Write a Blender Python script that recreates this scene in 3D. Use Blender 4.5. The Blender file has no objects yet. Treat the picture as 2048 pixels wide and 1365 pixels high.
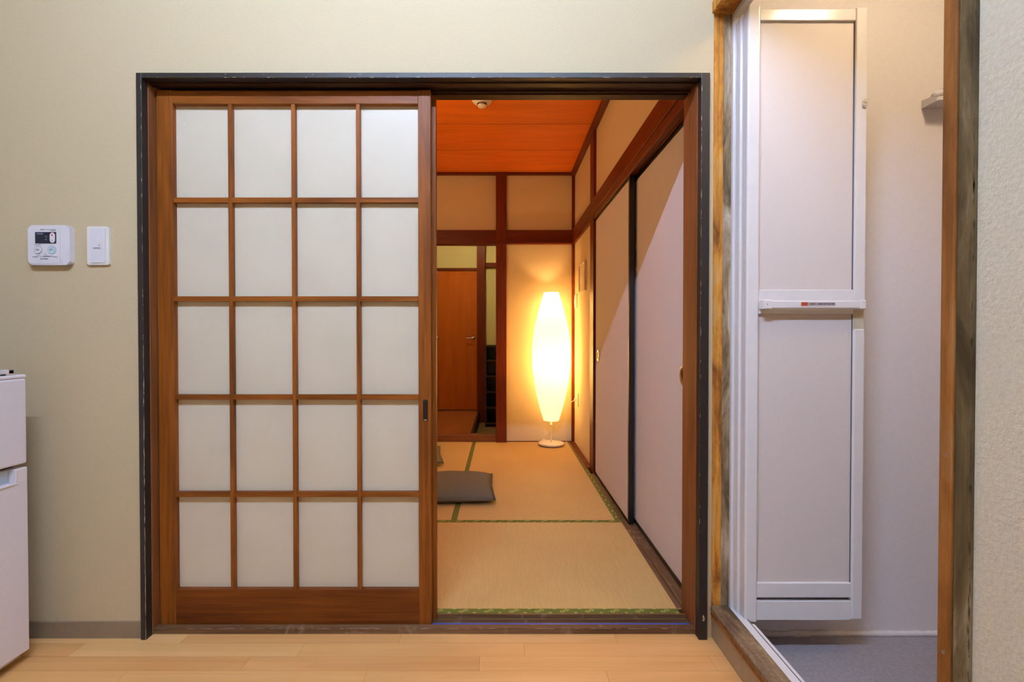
import bpy, bmesh, math, random
from mathutils import Vector, Matrix

random.seed(7)
SC = bpy.context.scene
COL = SC.collection

# ------------------------------------------------------------------ camera
cam_d = bpy.data.cameras.new('camera')
cam_d.sensor_fit = 'HORIZONTAL'
cam_d.sensor_width = 36.0
cam_d.lens = 965.0 / 2048.0 * 36.0
cam_d.shift_x = 20.0 / 2048.0
cam_d.clip_start = 0.02
cam = bpy.data.objects.new('camera', cam_d)
COL.objects.link(cam)
cam.location = (0, 0, 0.985)
cam.rotation_euler = (math.radians(90 - 0.683), 0, 0)
SC.camera = cam

# ------------------------------------------------------------------ world, exposure
w = bpy.data.worlds.new('world')
SC.world = w
w.use_nodes = True
w.node_tree.nodes['Background'].inputs[0].default_value = (0.5, 0.5, 0.55, 1)
w.node_tree.nodes['Background'].inputs[1].default_value = 0.02
SC.view_settings.view_transform = 'Standard'
SC.view_settings.look = 'None'
SC.view_settings.gamma = 1.0
SC.view_settings.use_curve_mapping = False
SC.view_settings.exposure = 0.0
SC.cycles.use_denoising = True
SC.cycles.max_bounces = 6
SC.cycles.diffuse_bounces = 4
SC.cycles.glossy_bounces = 2
SC.cycles.caustics_reflective = False
SC.cycles.caustics_refractive = False
SC.cycles.use_adaptive_sampling = True
SC.cycles.adaptive_threshold = 0.02
SC.cycles.use_light_tree = False
SC.cycles.sample_clamp_indirect = 6.0

KITCHEN_TUBE = (0.80, 1.0, 1.42)
KITCHEN_STRENGTH = 335.0
BATH_COLOR = (1.0, 0.76, 0.48)
BATH_STRENGTH = 62.0
LAMP_SHADE_COLOR = (1.0, 0.66, 0.27)
LAMP_SHADE_STRENGTH = 0.85
LAMP_BULB_COLOR = (1.0, 0.60, 0.24)
LAMP_BULB_POWER = 5.0
HALL_COLOR = (1.0, 0.80, 0.42)
HALL_STRENGTH = 130.0
PENDANT_COLOR = (1.0, 0.66, 0.31)
PENDANT_STRENGTH = 16.5


# ------------------------------------------------------------------ materials
def srgb(r, g, b):
    f = lambda c: (c / 255 / 12.92) if c / 255 <= 0.04045 else ((c / 255 + 0.055) / 1.055) ** 2.4
    return (f(r), f(g), f(b), 1)


class N:
    def __init__(s, name):
        s.m = bpy.data.materials.new(name)
        s.m.use_nodes = True
        s.nt = s.m.node_tree
        s.p = s.nt.nodes['Principled BSDF']
        s.out = s.nt.nodes['Material Output']

    def n(s, t, **kw):
        nd = s.nt.nodes.new(t)
        for k, v in kw.items():
            if k.startswith('i_'):
                nd.inputs[k[2:].replace('_', ' ')].default_value = v
            else:
                setattr(nd, k, v)
        return nd

    def l(s, a, b):
        s.nt.links.new(a, b)

    def coord(s, scale=(1, 1, 1), rnd=True):
        tc = s.n('ShaderNodeTexCoord')
        mp = s.n('ShaderNodeMapping')
        mp.inputs['Scale'].default_value = scale
        if rnd:
            oi = s.n('ShaderNodeObjectInfo')
            mul = s.n('ShaderNodeMath', operation='MULTIPLY')
            mul.inputs[1].default_value = 17.3
            s.l(oi.outputs['Random'], mul.inputs[0])
            add = s.n('ShaderNodeVectorMath', operation='ADD')
            s.l(tc.outputs['Object'], mp.inputs['Vector'])
            s.l(mp.outputs[0], add.inputs[0])
            s.l(mul.outputs[0], add.inputs[1])
            return add.outputs[0]
        s.l(tc.outputs['Object'], mp.inputs['Vector'])
        return mp.outputs[0]

    def noise(s, vec, scale, detail=4, rough=0.55, dist=0.0):
        nd = s.n('ShaderNodeTexNoise')
        nd.inputs['Scale'].default_value = scale
        nd.inputs['Detail'].default_value = detail
        nd.inputs['Roughness'].default_value = rough
        nd.inputs['Distortion'].default_value = dist
        s.l(vec, nd.inputs['Vector'])
        return nd.outputs['Fac']

    def ramp(s, fac, stops, interp='LINEAR'):
        r = s.n('ShaderNodeValToRGB')
        r.color_ramp.interpolation = interp
        e = r.color_ramp.elements
        e[0].position, e[0].color = stops[0]
        e[1].position, e[1].color = stops[-1]
        for p, c in stops[1:-1]:
            k = e.new(p)
            k.color = c
        s.l(fac, r.inputs[0])
        return r.outputs[0]

    def mix(s, fac, a, b, mode='MIX'):
        m = s.n('ShaderNodeMix', data_type='RGBA', blend_type=mode)
        for sock, v in ((m.inputs[0], fac), (m.inputs[6], a), (m.inputs[7], b)):
            if hasattr(v, 'links') or hasattr(v, 'is_linked'):
                s.l(v, sock)
            else:
                sock.default_value = v
        return m.outputs[2]

    def bump(s, h, strength=0.3, dist=0.002):
        b = s.n('ShaderNodeBump')
        b.inputs['Strength'].default_value = strength
        b.inputs['Distance'].default_value = dist
        s.l(h, b.inputs['Height'])
        s.l(b.outputs[0], s.p.inputs['Normal'])

    def color(s, c):
        if hasattr(c, 'is_linked'):
            s.l(c, s.p.inputs['Base Color'])
        else:
            s.p.inputs['Base Color'].default_value = c

    def set(s, **kw):
        for k, v in kw.items():
            s.p.inputs[k.replace('_', ' ')].default_value = v
        return s


def plain(name, c, rough=0.5, var=0.06, bump=0.0, scale=30, metal=0.0, spec=0.5):
    m = N(name)
    v = m.coord()
    f = m.noise(v, scale, 3)
    dk = tuple(x * (1 - var) for x in c[:3]) + (1,)
    lt = tuple(min(1, x * (1 + var)) for x in c[:3]) + (1,)
    m.color(m.ramp(f, [(0.3, dk), (0.7, lt)]))
    m.set(Roughness=rough, Metallic=metal)
    m.p.inputs['Specular IOR Level'].default_value = spec
    if bump:
        m.bump(f, bump, 0.001)
    return m.m


def wood(name, c1, c2, axis, rough=0.45, grain=1.0, spec=0.2, wear=None, wear_at=0.68):
    """streaky grain along one axis; optional pale wear patches"""
    m = N(name)
    sc = [70 * grain] * 3
    sc['xyz'.index(axis)] = 3.0 * grain
    v = m.coord(tuple(sc))
    sc2 = [9.0] * 3
    sc2['xyz'.index(axis)] = 1.6
    v2 = m.coord(tuple(sc2))
    g1 = m.noise(v, 1.0, 5, 0.6, 0.6)
    g2 = m.noise(v2, 1.0, 3, 0.5, 0.3)
    fac = m.n('ShaderNodeMath', operation='MULTIPLY_ADD')
    m.l(g1, fac.inputs[0])
    fac.inputs[1].default_value = 0.5
    hb = m.n('ShaderNodeMath', operation='MULTIPLY')
    m.l(g2, hb.inputs[0])
    hb.inputs[1].default_value = 0.5
    m.l(hb.outputs[0], fac.inputs[2])
    c = m.ramp(fac.outputs[0], [(0.34, c1), (0.64, c2)])
    if wear:
        v3 = m.coord((6, 6, 6))
        g3 = m.noise(v3, 1.6, 6, 0.7, 0.8)
        k = m.ramp(g3, [(wear_at - 0.1, (0, 0, 0, 1)), (wear_at + 0.06, (1, 1, 1, 1))])
        c = m.mix(k, c, wear)
    m.color(c)
    m.set(Roughness=rough)
    m.p.inputs['Specular IOR Level'].default_value = spec
    m.bump(g1, 0.25, 0.0006)
    return m.m


def wallpaper(name, c, scale, strength, dist, var=0.05):
    m = N(name)
    v = m.coord((1, 1, 1), rnd=False)
    f = m.noise(v, scale, 5, 0.65)
    f2 = m.noise(v, 2.0, 2)
    dk = tuple(x * (1 - var) for x in c[:3]) + (1,)
    lt = tuple(min(1, x * (1 + var)) for x in c[:3]) + (1,)
    col = m.ramp(f, [(0.35, dk), (0.65, lt)])
    col = m.mix(0.05, col, m.ramp(f2, [(0.3, (0.5, 0.48, 0.4, 1)), (0.7, (1, 1, 1, 1))]), 'MULTIPLY')
    m.color(col)
    m.set(Roughness=0.85)
    m.p.inputs['Specular IOR Level'].default_value = 0.2
    m.bump(f, strength, dist)
    return m.m


def tatami_mat_material(name, axis):
    """rush weave: fine ribs that run along the given axis"""
    m = N(name)
    cross = 1 - 'xy'.index(axis)
    tc = m.n('ShaderNodeTexCoord')
    sep = m.n('ShaderNodeSeparateXYZ')
    m.l(tc.outputs['Object'], sep.inputs[0])

    def stripe(sock, pitch):
        a = m.n('ShaderNodeMath', operation='MULTIPLY')
        m.l(sock, a.inputs[0])
        a.inputs[1].default_value = 2 * math.pi / pitch
        b = m.n('ShaderNodeMath', operation='SINE')
        m.l(a.outputs[0], b.inputs[0])
        c = m.n('ShaderNodeMath', operation='MULTIPLY_ADD')
        m.l(b.outputs[0], c.inputs[0])
        c.inputs[1].default_value = 0.5
        c.inputs[2].default_value = 0.5
        return c.outputs[0]
    ribs = stripe(sep.outputs[cross], 0.0155)
    fine = stripe(sep.outputs[1 - cross], 0.006)
    comb = m.n('ShaderNodeMath', operation='MULTIPLY')
    m.l(ribs, comb.inputs[0])
    m.l(fine, comb.inputs[1])
    sc = [380, 380, 380]
    sc[cross] = 14
    g = m.noise(m.coord(tuple(sc)), 1.0, 3)
    big = m.noise(m.coord((1, 1, 1)), 2.2, 3)
    col = m.ramp(g, [(0.3, srgb(200, 168, 106)), (0.7, srgb(215, 183, 121))])
    col = m.mix(m.ramp(comb.outputs[0], [(0.35, (0, 0, 0, 1)), (0.9, (0.26, 0.26, 0.26, 1))]), col, srgb(150, 118, 72))
    col = m.mix(m.ramp(big, [(0.35, (0, 0, 0, 1)), (0.75, (0.35, 0.35, 0.35, 1))]), col, srgb(188, 148, 92))
    m.color(col)
    m.set(Roughness=0.62)
    m.p.inputs['Specular IOR Level'].default_value = 0.15
    m.bump(comb.outputs[0], 0.35, 0.001)
    return m.m


def pane_material():
    m = N('milky_glass')
    v = m.coord((1, 1, 1))
    vor = m.n('ShaderNodeTexVoronoi', feature='F1')
    vor.inputs['Scale'].default_value = 7.0
    m.l(v, vor.inputs['Vector'])
    spots = m.ramp(vor.outputs['Distance'], [(0.035, (1, 1, 1, 1)), (0.06, (0, 0, 0, 1))])
    keep = m.ramp(m.noise(v, 9.0, 2), [(0.48, (0, 0, 0, 1)), (0.54, (1, 1, 1, 1))])
    f = m.mix(1.0, spots, keep, 'MULTIPLY')
    cloud = m.noise(v, 5, 4)
    base = m.ramp(cloud, [(0.3, srgb(220, 208, 184)), (0.7, srgb(227, 216, 193))])
    m.color(m.mix(f, base, srgb(252, 252, 252)))
    m.set(Roughness=0.4)
    m.p.inputs['Specular IOR Level'].default_value = 0.45
    tr = m.n('ShaderNodeBsdfTranslucent')
    tr.inputs[0].default_value = srgb(205, 198, 182)
    mx = m.n('ShaderNodeMixShader')
    mx.inputs[0].default_value = 0.12
    m.l(m.p.outputs[0], mx.inputs[1])
    m.l(tr.outputs[0], mx.inputs[2])
    m.l(mx.outputs[0], m.out.inputs[0])
    return m.m


def emit(name, color, strength, diffuse=None, translucent=None):
    m = N(name)
    m.p.inputs['Base Color'].default_value = diffuse or (0.8, 0.8, 0.8, 1)
    m.p.inputs['Roughness'].default_value = 0.8
    m.p.inputs['Emission Color'].default_value = tuple(color) + (1,)
    m.p.inputs['Emission Strength'].default_value = strength
    if translucent:
        tr = m.n('ShaderNodeBsdfTranslucent')
        tr.inputs[0].default_value = translucent
        ad = m.n('ShaderNodeAddShader')
        m.l(m.p.outputs[0], ad.inputs[0])
        m.l(tr.outputs[0], ad.inputs[1])
        m.l(ad.outputs[0], m.out.inputs[0])
    return m.m


def mottled(name, cols, scale=13.0, stretch=(1, 1, 0.25), rough=0.7):
    m = N(name)
    v = m.coord(stretch)
    a = m.noise(v, scale, 8, 0.68, 0.6)
    g = m.noise(m.coord((90, 90, 3)), 1.0, 4, 0.6, 0.3)
    c = m.ramp(a, [(0.36, cols[0]), (0.45, cols[1]), (0.55, cols[2]), (0.66, cols[3])])
    c = m.mix(m.ramp(g, [(0.35, (0.45, 0.45, 0.45, 1)), (0.6, (0, 0, 0, 1))]), c, cols[0])
    m.color(c)
    m.set(Roughness=rough)
    m.p.inputs['Specular IOR Level'].default_value = 0.2
    m.bump(g, 0.35, 0.001)
    return m.m


M = {}
M['wall_front'] = wallpaper('cream_wallpaper', srgb(198, 181, 148), 260, 0.35, 0.001)
M['wall_right'] = wallpaper('embossed_wallpaper', srgb(220, 210, 186), 150, 1.0, 0.0045, 0.06)
M['ceiling_white'] = plain('white_ceiling', srgb(232, 229, 220), 0.9)
M['vinyl'] = plain('grey_vinyl', srgb(138, 120, 98), 0.6)
M['kick'] = plain('greige_board', srgb(160, 143, 118), 0.6)
M['plank'] = [wood('light_floor_wood_%d' % i, c1, c2, 'x', 0.38, 0.6, 0.4) for i, (c1, c2) in enumerate((
    (srgb(222, 166, 100), srgb(236, 182, 118)), (srgb(227, 175, 110), srgb(240, 192, 130)),
    (srgb(216, 156, 94), srgb(230, 174, 110))))]
M['subfloor'] = plain('dark_subfloor', srgb(120, 86, 50), 0.8)
M['casing'] = plain('black_brown_paint', srgb(32, 26, 24), 0.5, 0.15, 0.1, 40)
M['chip'] = plain('bare_chipped_wood', srgb(205, 190, 165), 0.8)
for ax in 'xyz':
    M['door_' + ax] = wood('sliding_door_wood_' + ax, srgb(82, 40, 11), srgb(152, 86, 28), ax, 0.42)
    M['red_' + ax] = wood('red_brown_timber_' + ax, srgb(84, 30, 12), srgb(118, 50, 22), ax, 0.4)
    M['jamb_' + ax] = wood('jamb_wood_' + ax, srgb(106, 62, 32), srgb(146, 92, 54), ax, 0.5)
    M['door_low_' + ax] = wood('scuffed_bottom_rail_wood_' + ax, srgb(70, 30, 8), srgb(120, 62, 20), ax, 0.45)
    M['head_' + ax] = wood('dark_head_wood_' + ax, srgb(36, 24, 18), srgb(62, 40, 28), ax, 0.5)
    M['sill_' + ax] = wood('worn_sill_wood_' + ax, srgb(84, 58, 38), srgb(128, 96, 68), ax, 0.55, wear=srgb(150, 130, 108), wear_at=0.66)
M['bathwood'] = mottled('weathered_brown_timber', (srgb(108, 66, 28), srgb(176, 112, 46), srgb(220, 154, 64), srgb(216, 174, 116)))
M['bathwood_pale'] = mottled('whitewashed_timber', (srgb(92, 76, 54), srgb(146, 124, 94), srgb(182, 162, 134), srgb(206, 192, 172)), 16.0)
M['bathwood_grey'] = mottled('plaster_smeared_timber', (srgb(56, 44, 26), srgb(80, 66, 42), srgb(104, 88, 60), srgb(140, 124, 98)))
M['bathwood_brown'] = mottled('stained_brown_timber', (srgb(92, 56, 24), srgb(128, 80, 34), srgb(152, 97, 45), srgb(160, 118, 72)), 9.0)
M['bathsill'] = mottled('worn_threshold_timber', (srgb(92, 72, 54), srgb(124, 100, 76), srgb(146, 120, 92), srgb(176, 152, 112)), 14.0, (1, 0.3, 1))
M['glass'] = pane_material()
M['iron'] = plain('black_iron', srgb(26, 25, 28), 0.35, metal=0.6)
M['chrome'] = plain('brushed_steel', srgb(200, 198, 195), 0.25, metal=1.0)
M['blue'] = plain('blue_sliding_tape', srgb(52, 86, 196), 0.3)
M['alu'] = plain('white_coated_aluminium', srgb(236, 232, 232), 0.18, 0.02, spec=0.6)
M['frost'] = plain('frosted_resin', srgb(226, 216, 212), 0.55, 0.03, 0.15, 300)
M['vent'] = plain('vent_dark', srgb(92, 90, 96), 0.7)
M['beige_pl'] = plain('beige_plastic', srgb(205, 196, 172), 0.5)
M['white_pl'] = plain('white_plastic', srgb(226, 222, 226), 0.35, 0.02)
M['pl_shade'] = plain('pale_grey_plastic', srgb(200, 196, 204), 0.4, 0.02)
M['fridge'] = plain('fridge_white', srgb(236, 229, 234), 0.35, 0.02, 0.05, 200)
M['fridge_in'] = plain('fridge_pale_blue', srgb(196, 208, 218), 0.4)
M['gasket'] = plain('fridge_gasket', srgb(64, 64, 74), 0.6)
M['screen'] = plain('lcd_glass', srgb(20, 26, 52), 0.15)
M['ink'] = plain('print_dark', srgb(60, 62, 84), 0.7)
M['ink_light'] = plain('print_light', srgb(170, 178, 205), 0.7)
M['ink_red'] = plain('print_red', srgb(190, 50, 60), 0.7)
M['button'] = plain('button_pale_blue', srgb(196, 220, 228), 0.4)
M['bath_wall'] = plain('bath_wall_panel', srgb(236, 229, 230), 0.5, 0.02, 0.06, 90)
M['bath_floor'] = plain('bath_floor_sheet', srgb(150, 143, 148), 0.6, 0.12, 0.3, 120)
M['caulk'] = plain('white_sealant', srgb(222, 216, 214), 0.5)
M['plaster'] = plain('beige_plaster', srgb(226, 208, 170), 0.9, 0.04, 0.25, 220, spec=0.2)
M['ceil_wood'] = wood('cedar_ceiling_board', srgb(214, 100, 16), srgb(238, 122, 24), 'x', 0.5, 1.2, 0.35)
M['tatami_x'] = tatami_mat_material('rush_weave_x', 'x')
M['tatami_y'] = tatami_mat_material('rush_weave_y', 'y')
M['heri'] = plain('green_cloth_border', srgb(98, 106, 36), 0.8, 0.14, 0.2, 300)
M['gold'] = plain('gold_thread', srgb(196, 186, 92), 0.6)
M['fusuma'] = plain('fusuma_paper', srgb(218, 213, 216), 0.85, 0.03, 0.2, 260, spec=0.2)
M['lacquer'] = plain('black_lacquer', srgb(22, 18, 18), 0.3, 0.2)
M['cushion'] = plain('taupe_cotton', srgb(114, 110, 97), 0.95, 0.09, 0.4, 260, spec=0.1)
M['lamp_white'] = plain('white_enamel', srgb(236, 228, 212), 0.4, 0.02)
M['shade'] = emit('lit_paper_shade', LAMP_SHADE_COLOR, LAMP_SHADE_STRENGTH, (0.8, 0.74, 0.6, 1), (0.55, 0.5, 0.4, 1))
M['tube'] = emit('lit_fluorescent_tube', KITCHEN_TUBE, KITCHEN_STRENGTH)
M['bath_globe'] = emit('lit_bath_diffuser', BATH_COLOR, BATH_STRENGTH)
M['hall_globe'] = emit('lit_hall_diffuser', HALL_COLOR, HALL_STRENGTH)
M['pendant'] = emit('lit_pendant_paper', PENDANT_COLOR, PENDANT_STRENGTH)
M['hall_wall'] = plain('yellow_hall_wall', srgb(216, 208, 150), 0.9, 0.04, 0.2, 200)
M['hall_door'] = wood('orange_hall_door', srgb(180, 92, 22), srgb(196, 104, 28), 'z', 0.4, 0.5)
M['hall_floor'] = wood('hall_floor_wood', srgb(150, 90, 48), srgb(172, 108, 60), 'y', 0.4)
M['genkan'] = plain('entry_concrete', srgb(120, 104, 72), 0.8, 0.1, 0.2, 60)
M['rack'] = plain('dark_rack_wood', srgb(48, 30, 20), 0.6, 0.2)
M['shoe'] = plain('black_leather', srgb(28, 22, 20), 0.45)
M['frame_pale'] = plain('pale_picture_frame', srgb(214, 200, 172), 0.5)
M['print_paper'] = plain('pale_print', srgb(226, 212, 184), 0.7, 0.1, 0, 14)
M['orange'] = plain('orange_sticker', srgb(222, 92, 30), 0.5)
M['switch'] = plain('ivory_switch_plastic', srgb(232, 227, 220), 0.35, 0.02)
M['sticker'] = plain('grey_sticker', srgb(186, 172, 172), 0.5)
M['stain_blue'] = plain('blue_tray_plastic', srgb(70, 110, 160), 0.4)


# ------------------------------------------------------------------ mesh helpers
def tag(o, label=None, cat=None, kind=None, group=None):
    if label:
        o['label'] = label
    if cat:
        o['category'] = cat
    if kind:
        o['kind'] = kind
    if group:
        o['group'] = group
    return o


def empty(name, loc, label=None, cat=None, kind=None, group=None):
    o = bpy.data.objects.new(name, None)
    COL.objects.link(o)
    o.location = loc
    o.empty_display_size = 0.05
    return tag(o, label, cat, kind, group)


def wloc(o):
    v = Vector((0, 0, 0))
    while o:
        v += o.location
        o = o.parent
    return v


def link(name, me, mat, parent=None, at=(0, 0, 0)):
    """mesh coordinates are relative to the world point at"""
    o = bpy.data.objects.new(name, me)
    COL.objects.link(o)
    if mat:
        me.materials.clear()
        me.materials.append(mat)
    if parent:
        o.parent = parent
        o.location = Vector(at) - wloc(parent)
    else:
        o.location = at
    return o


def bm_box(bm, x0, x1, y0, y1, z0, z1, bevel=0.0, seg=2):
    r = bmesh.ops.create_cube(bm, size=1.0)
    vs = r['verts']
    for v in vs:
        v.co = Vector(((x0 + x1) / 2 + v.co.x * (x1 - x0), (y0 + y1) / 2 + v.co.y * (y1 - y0), (z0 + z1) / 2 + v.co.z * (z1 - z0)))
    if bevel > 0:
        es = list({e for v in vs for e in v.link_edges})
        bmesh.ops.bevel(bm, geom=es, offset=bevel, segments=seg, affect='EDGES', profile=0.5)


def done(bm, name, smooth=False):
    me = bpy.data.meshes.new(name)
    bmesh.ops.recalc_face_normals(bm, faces=bm.faces)
    bm.to_mesh(me)
    bm.free()
    if smooth:
        for p in me.polygons:
            p.use_smooth = True
    return me


def box(name, x0, x1, y0, y1, z0, z1, mat, parent=None, bevel=0.0, seg=2):
    c = ((x0 + x1) / 2, (y0 + y1) / 2, (z0 + z1) / 2)
    bm = bmesh.new()
    bm_box(bm, x0 - c[0], x1 - c[0], y0 - c[1], y1 - c[1], z0 - c[2], z1 - c[2], bevel, seg)
    return link(name, done(bm, name), mat, parent, c)


def boxes(name, lst, mat, parent=None, bevel=0.0):
    """several boxes that form one piece"""
    c = Vector(((lst[0][0] + lst[0][1]) / 2, (lst[0][2] + lst[0][3]) / 2, (lst[0][4] + lst[0][5]) / 2))
    bm = bmesh.new()
    for b in lst:
        bm_box(bm, b[0] - c.x, b[1] - c.x, b[2] - c.y, b[3] - c.y, b[4] - c.z, b[5] - c.z, bevel)
    return link(name, done(bm, name), mat, parent, c)


def lathe(name, prof, mat, parent=None, at=(0, 0, 0), n=48, axis='z', smooth=True):
    """prof: list of (radius, height); revolved about the axis through at"""
    bm = bmesh.new()
    rings = []
    for r, h in prof:
        if r < 1e-6:
            rings.append([bm.verts.new((0, 0, h))])
        else:
            rings.append([bm.verts.new((r * math.cos(2 * math.pi * k / n), r * math.sin(2 * math.pi * k / n), h)) for k in range(n)])
    for a, b in zip(rings, rings[1:]):
        for k in range(n):
            k2 = (k + 1) % n
            if len(a) == 1 and len(b) == 1:
                continue
            if len(a) == 1:
                bm.faces.new((a[0], b[k], b[k2]))
            elif len(b) == 1:
                bm.faces.new((a[k], a[k2], b[0]))
            else:
                bm.faces.new((a[k], a[k2], b[k2], b[k]))
    if axis == 'y':
        bmesh.ops.rotate(bm, verts=bm.verts, cent=(0, 0, 0), matrix=Matrix.Rotation(math.radians(90), 3, 'X'))
    if axis == 'x':
        bmesh.ops.rotate(bm, verts=bm.verts, cent=(0, 0, 0), matrix=Matrix.Rotation(math.radians(90), 3, 'Y'))
    me = done(bm, name, smooth)
    return link(name, me, mat, parent, at)


def tube(name, pts, r, mat, parent=None, n=8, res=6):
    """smooth tube through world points"""
    P = [Vector(p) for p in pts]
    out = []
    for i in range(len(P) - 1):
        p0, p1, p2, p3 = P[max(i - 1, 0)], P[i], P[i + 1], P[min(i + 2, len(P) - 1)]
        for k in range(res):
            t = k / res
            out.append(0.5 * ((2 * p1) + (p2 - p0) * t + (2 * p0 - 5 * p1 + 4 * p2 - p3) * t * t + (3 * p1 - p0 - 3 * p2 + p3) * t ** 3))
    out.append(P[-1])
    c = out[0].copy()
    bm = bmesh.new()
    rings = []
    for i, p in enumerate(out):
        d = (out[min(i + 1, len(out) - 1)] - out[max(i - 1, 0)]).normalized()
        a = d.cross(Vector((0, 0, 1)))
        if a.length < 1e-3:
            a = d.cross(Vector((0, 1, 0)))
        a.normalize()
        b = d.cross(a)
        rings.append([bm.verts.new(p - c + r * (math.cos(2 * math.pi * k / n) * a + math.sin(2 * math.pi * k / n) * b)) for k in range(n)])
    for a, b in zip(rings, rings[1:]):
        for k in range(n):
            bm.faces.new((a[k], a[(k + 1) % n], b[(k + 1) % n], b[k]))
    bm.faces.new(rings[0])
    bm.faces.new(rings[-1][::-1])
    return link(name, done(bm, name, True), mat, parent, c)


def prism(name, outline, y0, y1, mat, parent, at, axis='y', bevel=0.0):
    """outline in (u, v) -> XZ extruded along Y (axis y) or YZ extruded along X (axis x)"""
    bm = bmesh.new()
    mk = (lambda u, v, d: (u, d, v)) if axis == 'y' else (lambda u, v, d: (d, u, v))
    a = [bm.verts.new(mk(u, v, y0)) for u, v in outline]
    b = [bm.verts.new(mk(u, v, y1)) for u, v in outline]
    bm.faces.new(a)
    bm.faces.new(b[::-1])
    n = len(a)
    for k in range(n):
        bm.faces.new((a[k], b[k], b[(k + 1) % n], a[(k + 1) % n]))
    if bevel:
        bmesh.ops.bevel(bm, geom=list(bm.edges), offset=bevel, segments=2, affect='EDGES')
    return link(name, done(bm, name), mat, parent, at)


def rrect(w, h, r, n=5):
    pts = []
    for cx, cy, a0 in ((w / 2 - r, h / 2 - r, 0), (-w / 2 + r, h / 2 - r, 90), (-w / 2 + r, -h / 2 + r, 180), (w / 2 - r, -h / 2 + r, 270)):
        for k in range(n + 1):
            a = math.radians(a0 + 90 * k / n)
            pts.append((cx + r * math.cos(a), cy + r * math.sin(a)))
    return pts


def circle_pts(r, n=20):
    return [(r * math.cos(2 * math.pi * k / n), r * math.sin(2 * math.pi * k / n)) for k in range(n)]


def text(name, body, size, mat, parent, at, rot=(math.radians(90), 0, 0)):
    cu = bpy.data.curves.new(name, 'FONT')
    cu.body = body
    cu.size = size
    cu.align_x = 'CENTER'
    cu.align_y = 'CENTER'
    cu.resolution_u = 2
    o = bpy.data.objects.new(name, cu)
    COL.objects.link(o)
    me = bpy.data.meshes.new_from_object(o.evaluated_get(bpy.context.evaluated_depsgraph_get()))
    bpy.data.objects.remove(o)
    bpy.data.curves.remove(cu)
    o = bpy.data.objects.new(name, me)
    COL.objects.link(o)
    me.materials.clear()
    me.materials.append(mat)
    o.parent = parent
    o.location = Vector(at) - wloc(parent)
    o.rotation_euler = rot
    return o


STRUCT = 'structure'

# ================================================================== KITCHEN SHELL
KX0, KX1, KY0, KY1, KZ = -2.0, 0.68, -1.7, 1.56, 2.73
wf = boxes('wall_front', [(KX0 - 0.1, -1.149, KY1, 1.69, 0, KZ), (-1.149, 0.655, KY1, 1.69, 1.812, KZ), (0.655, 0.68, KY1, 1.69, 0, KZ),
                          (0.68, 0.76, 1.60, 1.69, 0, KZ)], M['wall_front'])
tag(wf, 'cream wallpapered partition around the wide sliding door opening', 'wall', STRUCT)
wr = boxes('wall_right', [(0.68, 0.76, KY0, 0.72, 0, KZ), (0.68, 0.76, 0.72, 1.60, 2.055, KZ)], M['wall_right'])
tag(wr, 'embossed off-white wallpaper at the right edge beside the bathroom opening', 'wall', STRUCT)
tag(box('wall_left', KX0 - 0.1, KX0, KY0, KY1, 0, KZ, M['wall_front']), 'cream side wall behind the small fridge', 'wall', STRUCT)
tag(box('wall_rear', KX0 - 0.1, 0.76, KY0 - 0.1, KY0, 0, KZ, M['wall_front']), 'cream kitchen wall behind the viewpoint', 'wall', STRUCT)
tag(box('ceiling', KX0 - 0.1, 0.76, KY0 - 0.1, 1.69, KZ, KZ + 0.06, M['ceiling_white']), 'white kitchen ceiling overhead', 'ceiling', STRUCT)

floor = empty('floor', (0, 0, 0), 'pale wooden strip floor of the kitchen in front of the sill', 'floor', STRUCT)
box('subfloor', KX0 - 0.1, 0.76, KY0, 1.60, -0.06, -0.012, M['subfloor'], floor)
PITCH = 0.0635
plank_mesh = {}


def plank(x0, x1, y0, y1, k):
    key = (round(x1 - x0, 3), k)
    cx, cy = (x0 + x1) / 2, (y0 + y1) / 2
    if key not in plank_mesh:
        bm = bmesh.new()
        hx, hy = (x1 - x0) / 2 - 0.0005, (y1 - y0) / 2 - 0.0004
        bm_box(bm, -hx, hx, -hy, hy, -0.006, 0.006)
        me = done(bm, 'plank')
        me.materials.append(M['plank'][k])
        plank_mesh[key] = me
    o = bpy.data.objects.new('plank', plank_mesh[key])
    COL.objects.link(o)
    o.parent = floor
    o.location = (cx, cy, -0.006)


first_joint = {0: -0.33, 1: -0.63, 2: -0.068, 3: -0.395}
rng = random.Random(3)
row = 0
y1 = 1.594
while y1 > KY0 + 0.01:
    y0 = y1 - PITCH
    j = first_joint.get(row, round(rng.uniform(-0.7, 0.0), 2))
    L = 0.70
    xs = sorted({KX0} | {round(j + L * i, 3) for i in range(-4, 4) if KX0 + 0.05 < j + L * i < 0.64} | {0.685})
    for a, b in zip(xs, xs[1:]):
        plank(a, b, y0, y1, rng.choice((0, 0, 1, 2)))
    y1 = y0
    row += 1

bb = boxes('baseboard_front', [(KX0, -1.1665, 1.554, 1.562, 0.0, 0.054)], M['vinyl'], None, 0.001)
tag(bb, 'grey vinyl baseboard between the fridge and the black door casing', 'baseboard', STRUCT)

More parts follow.
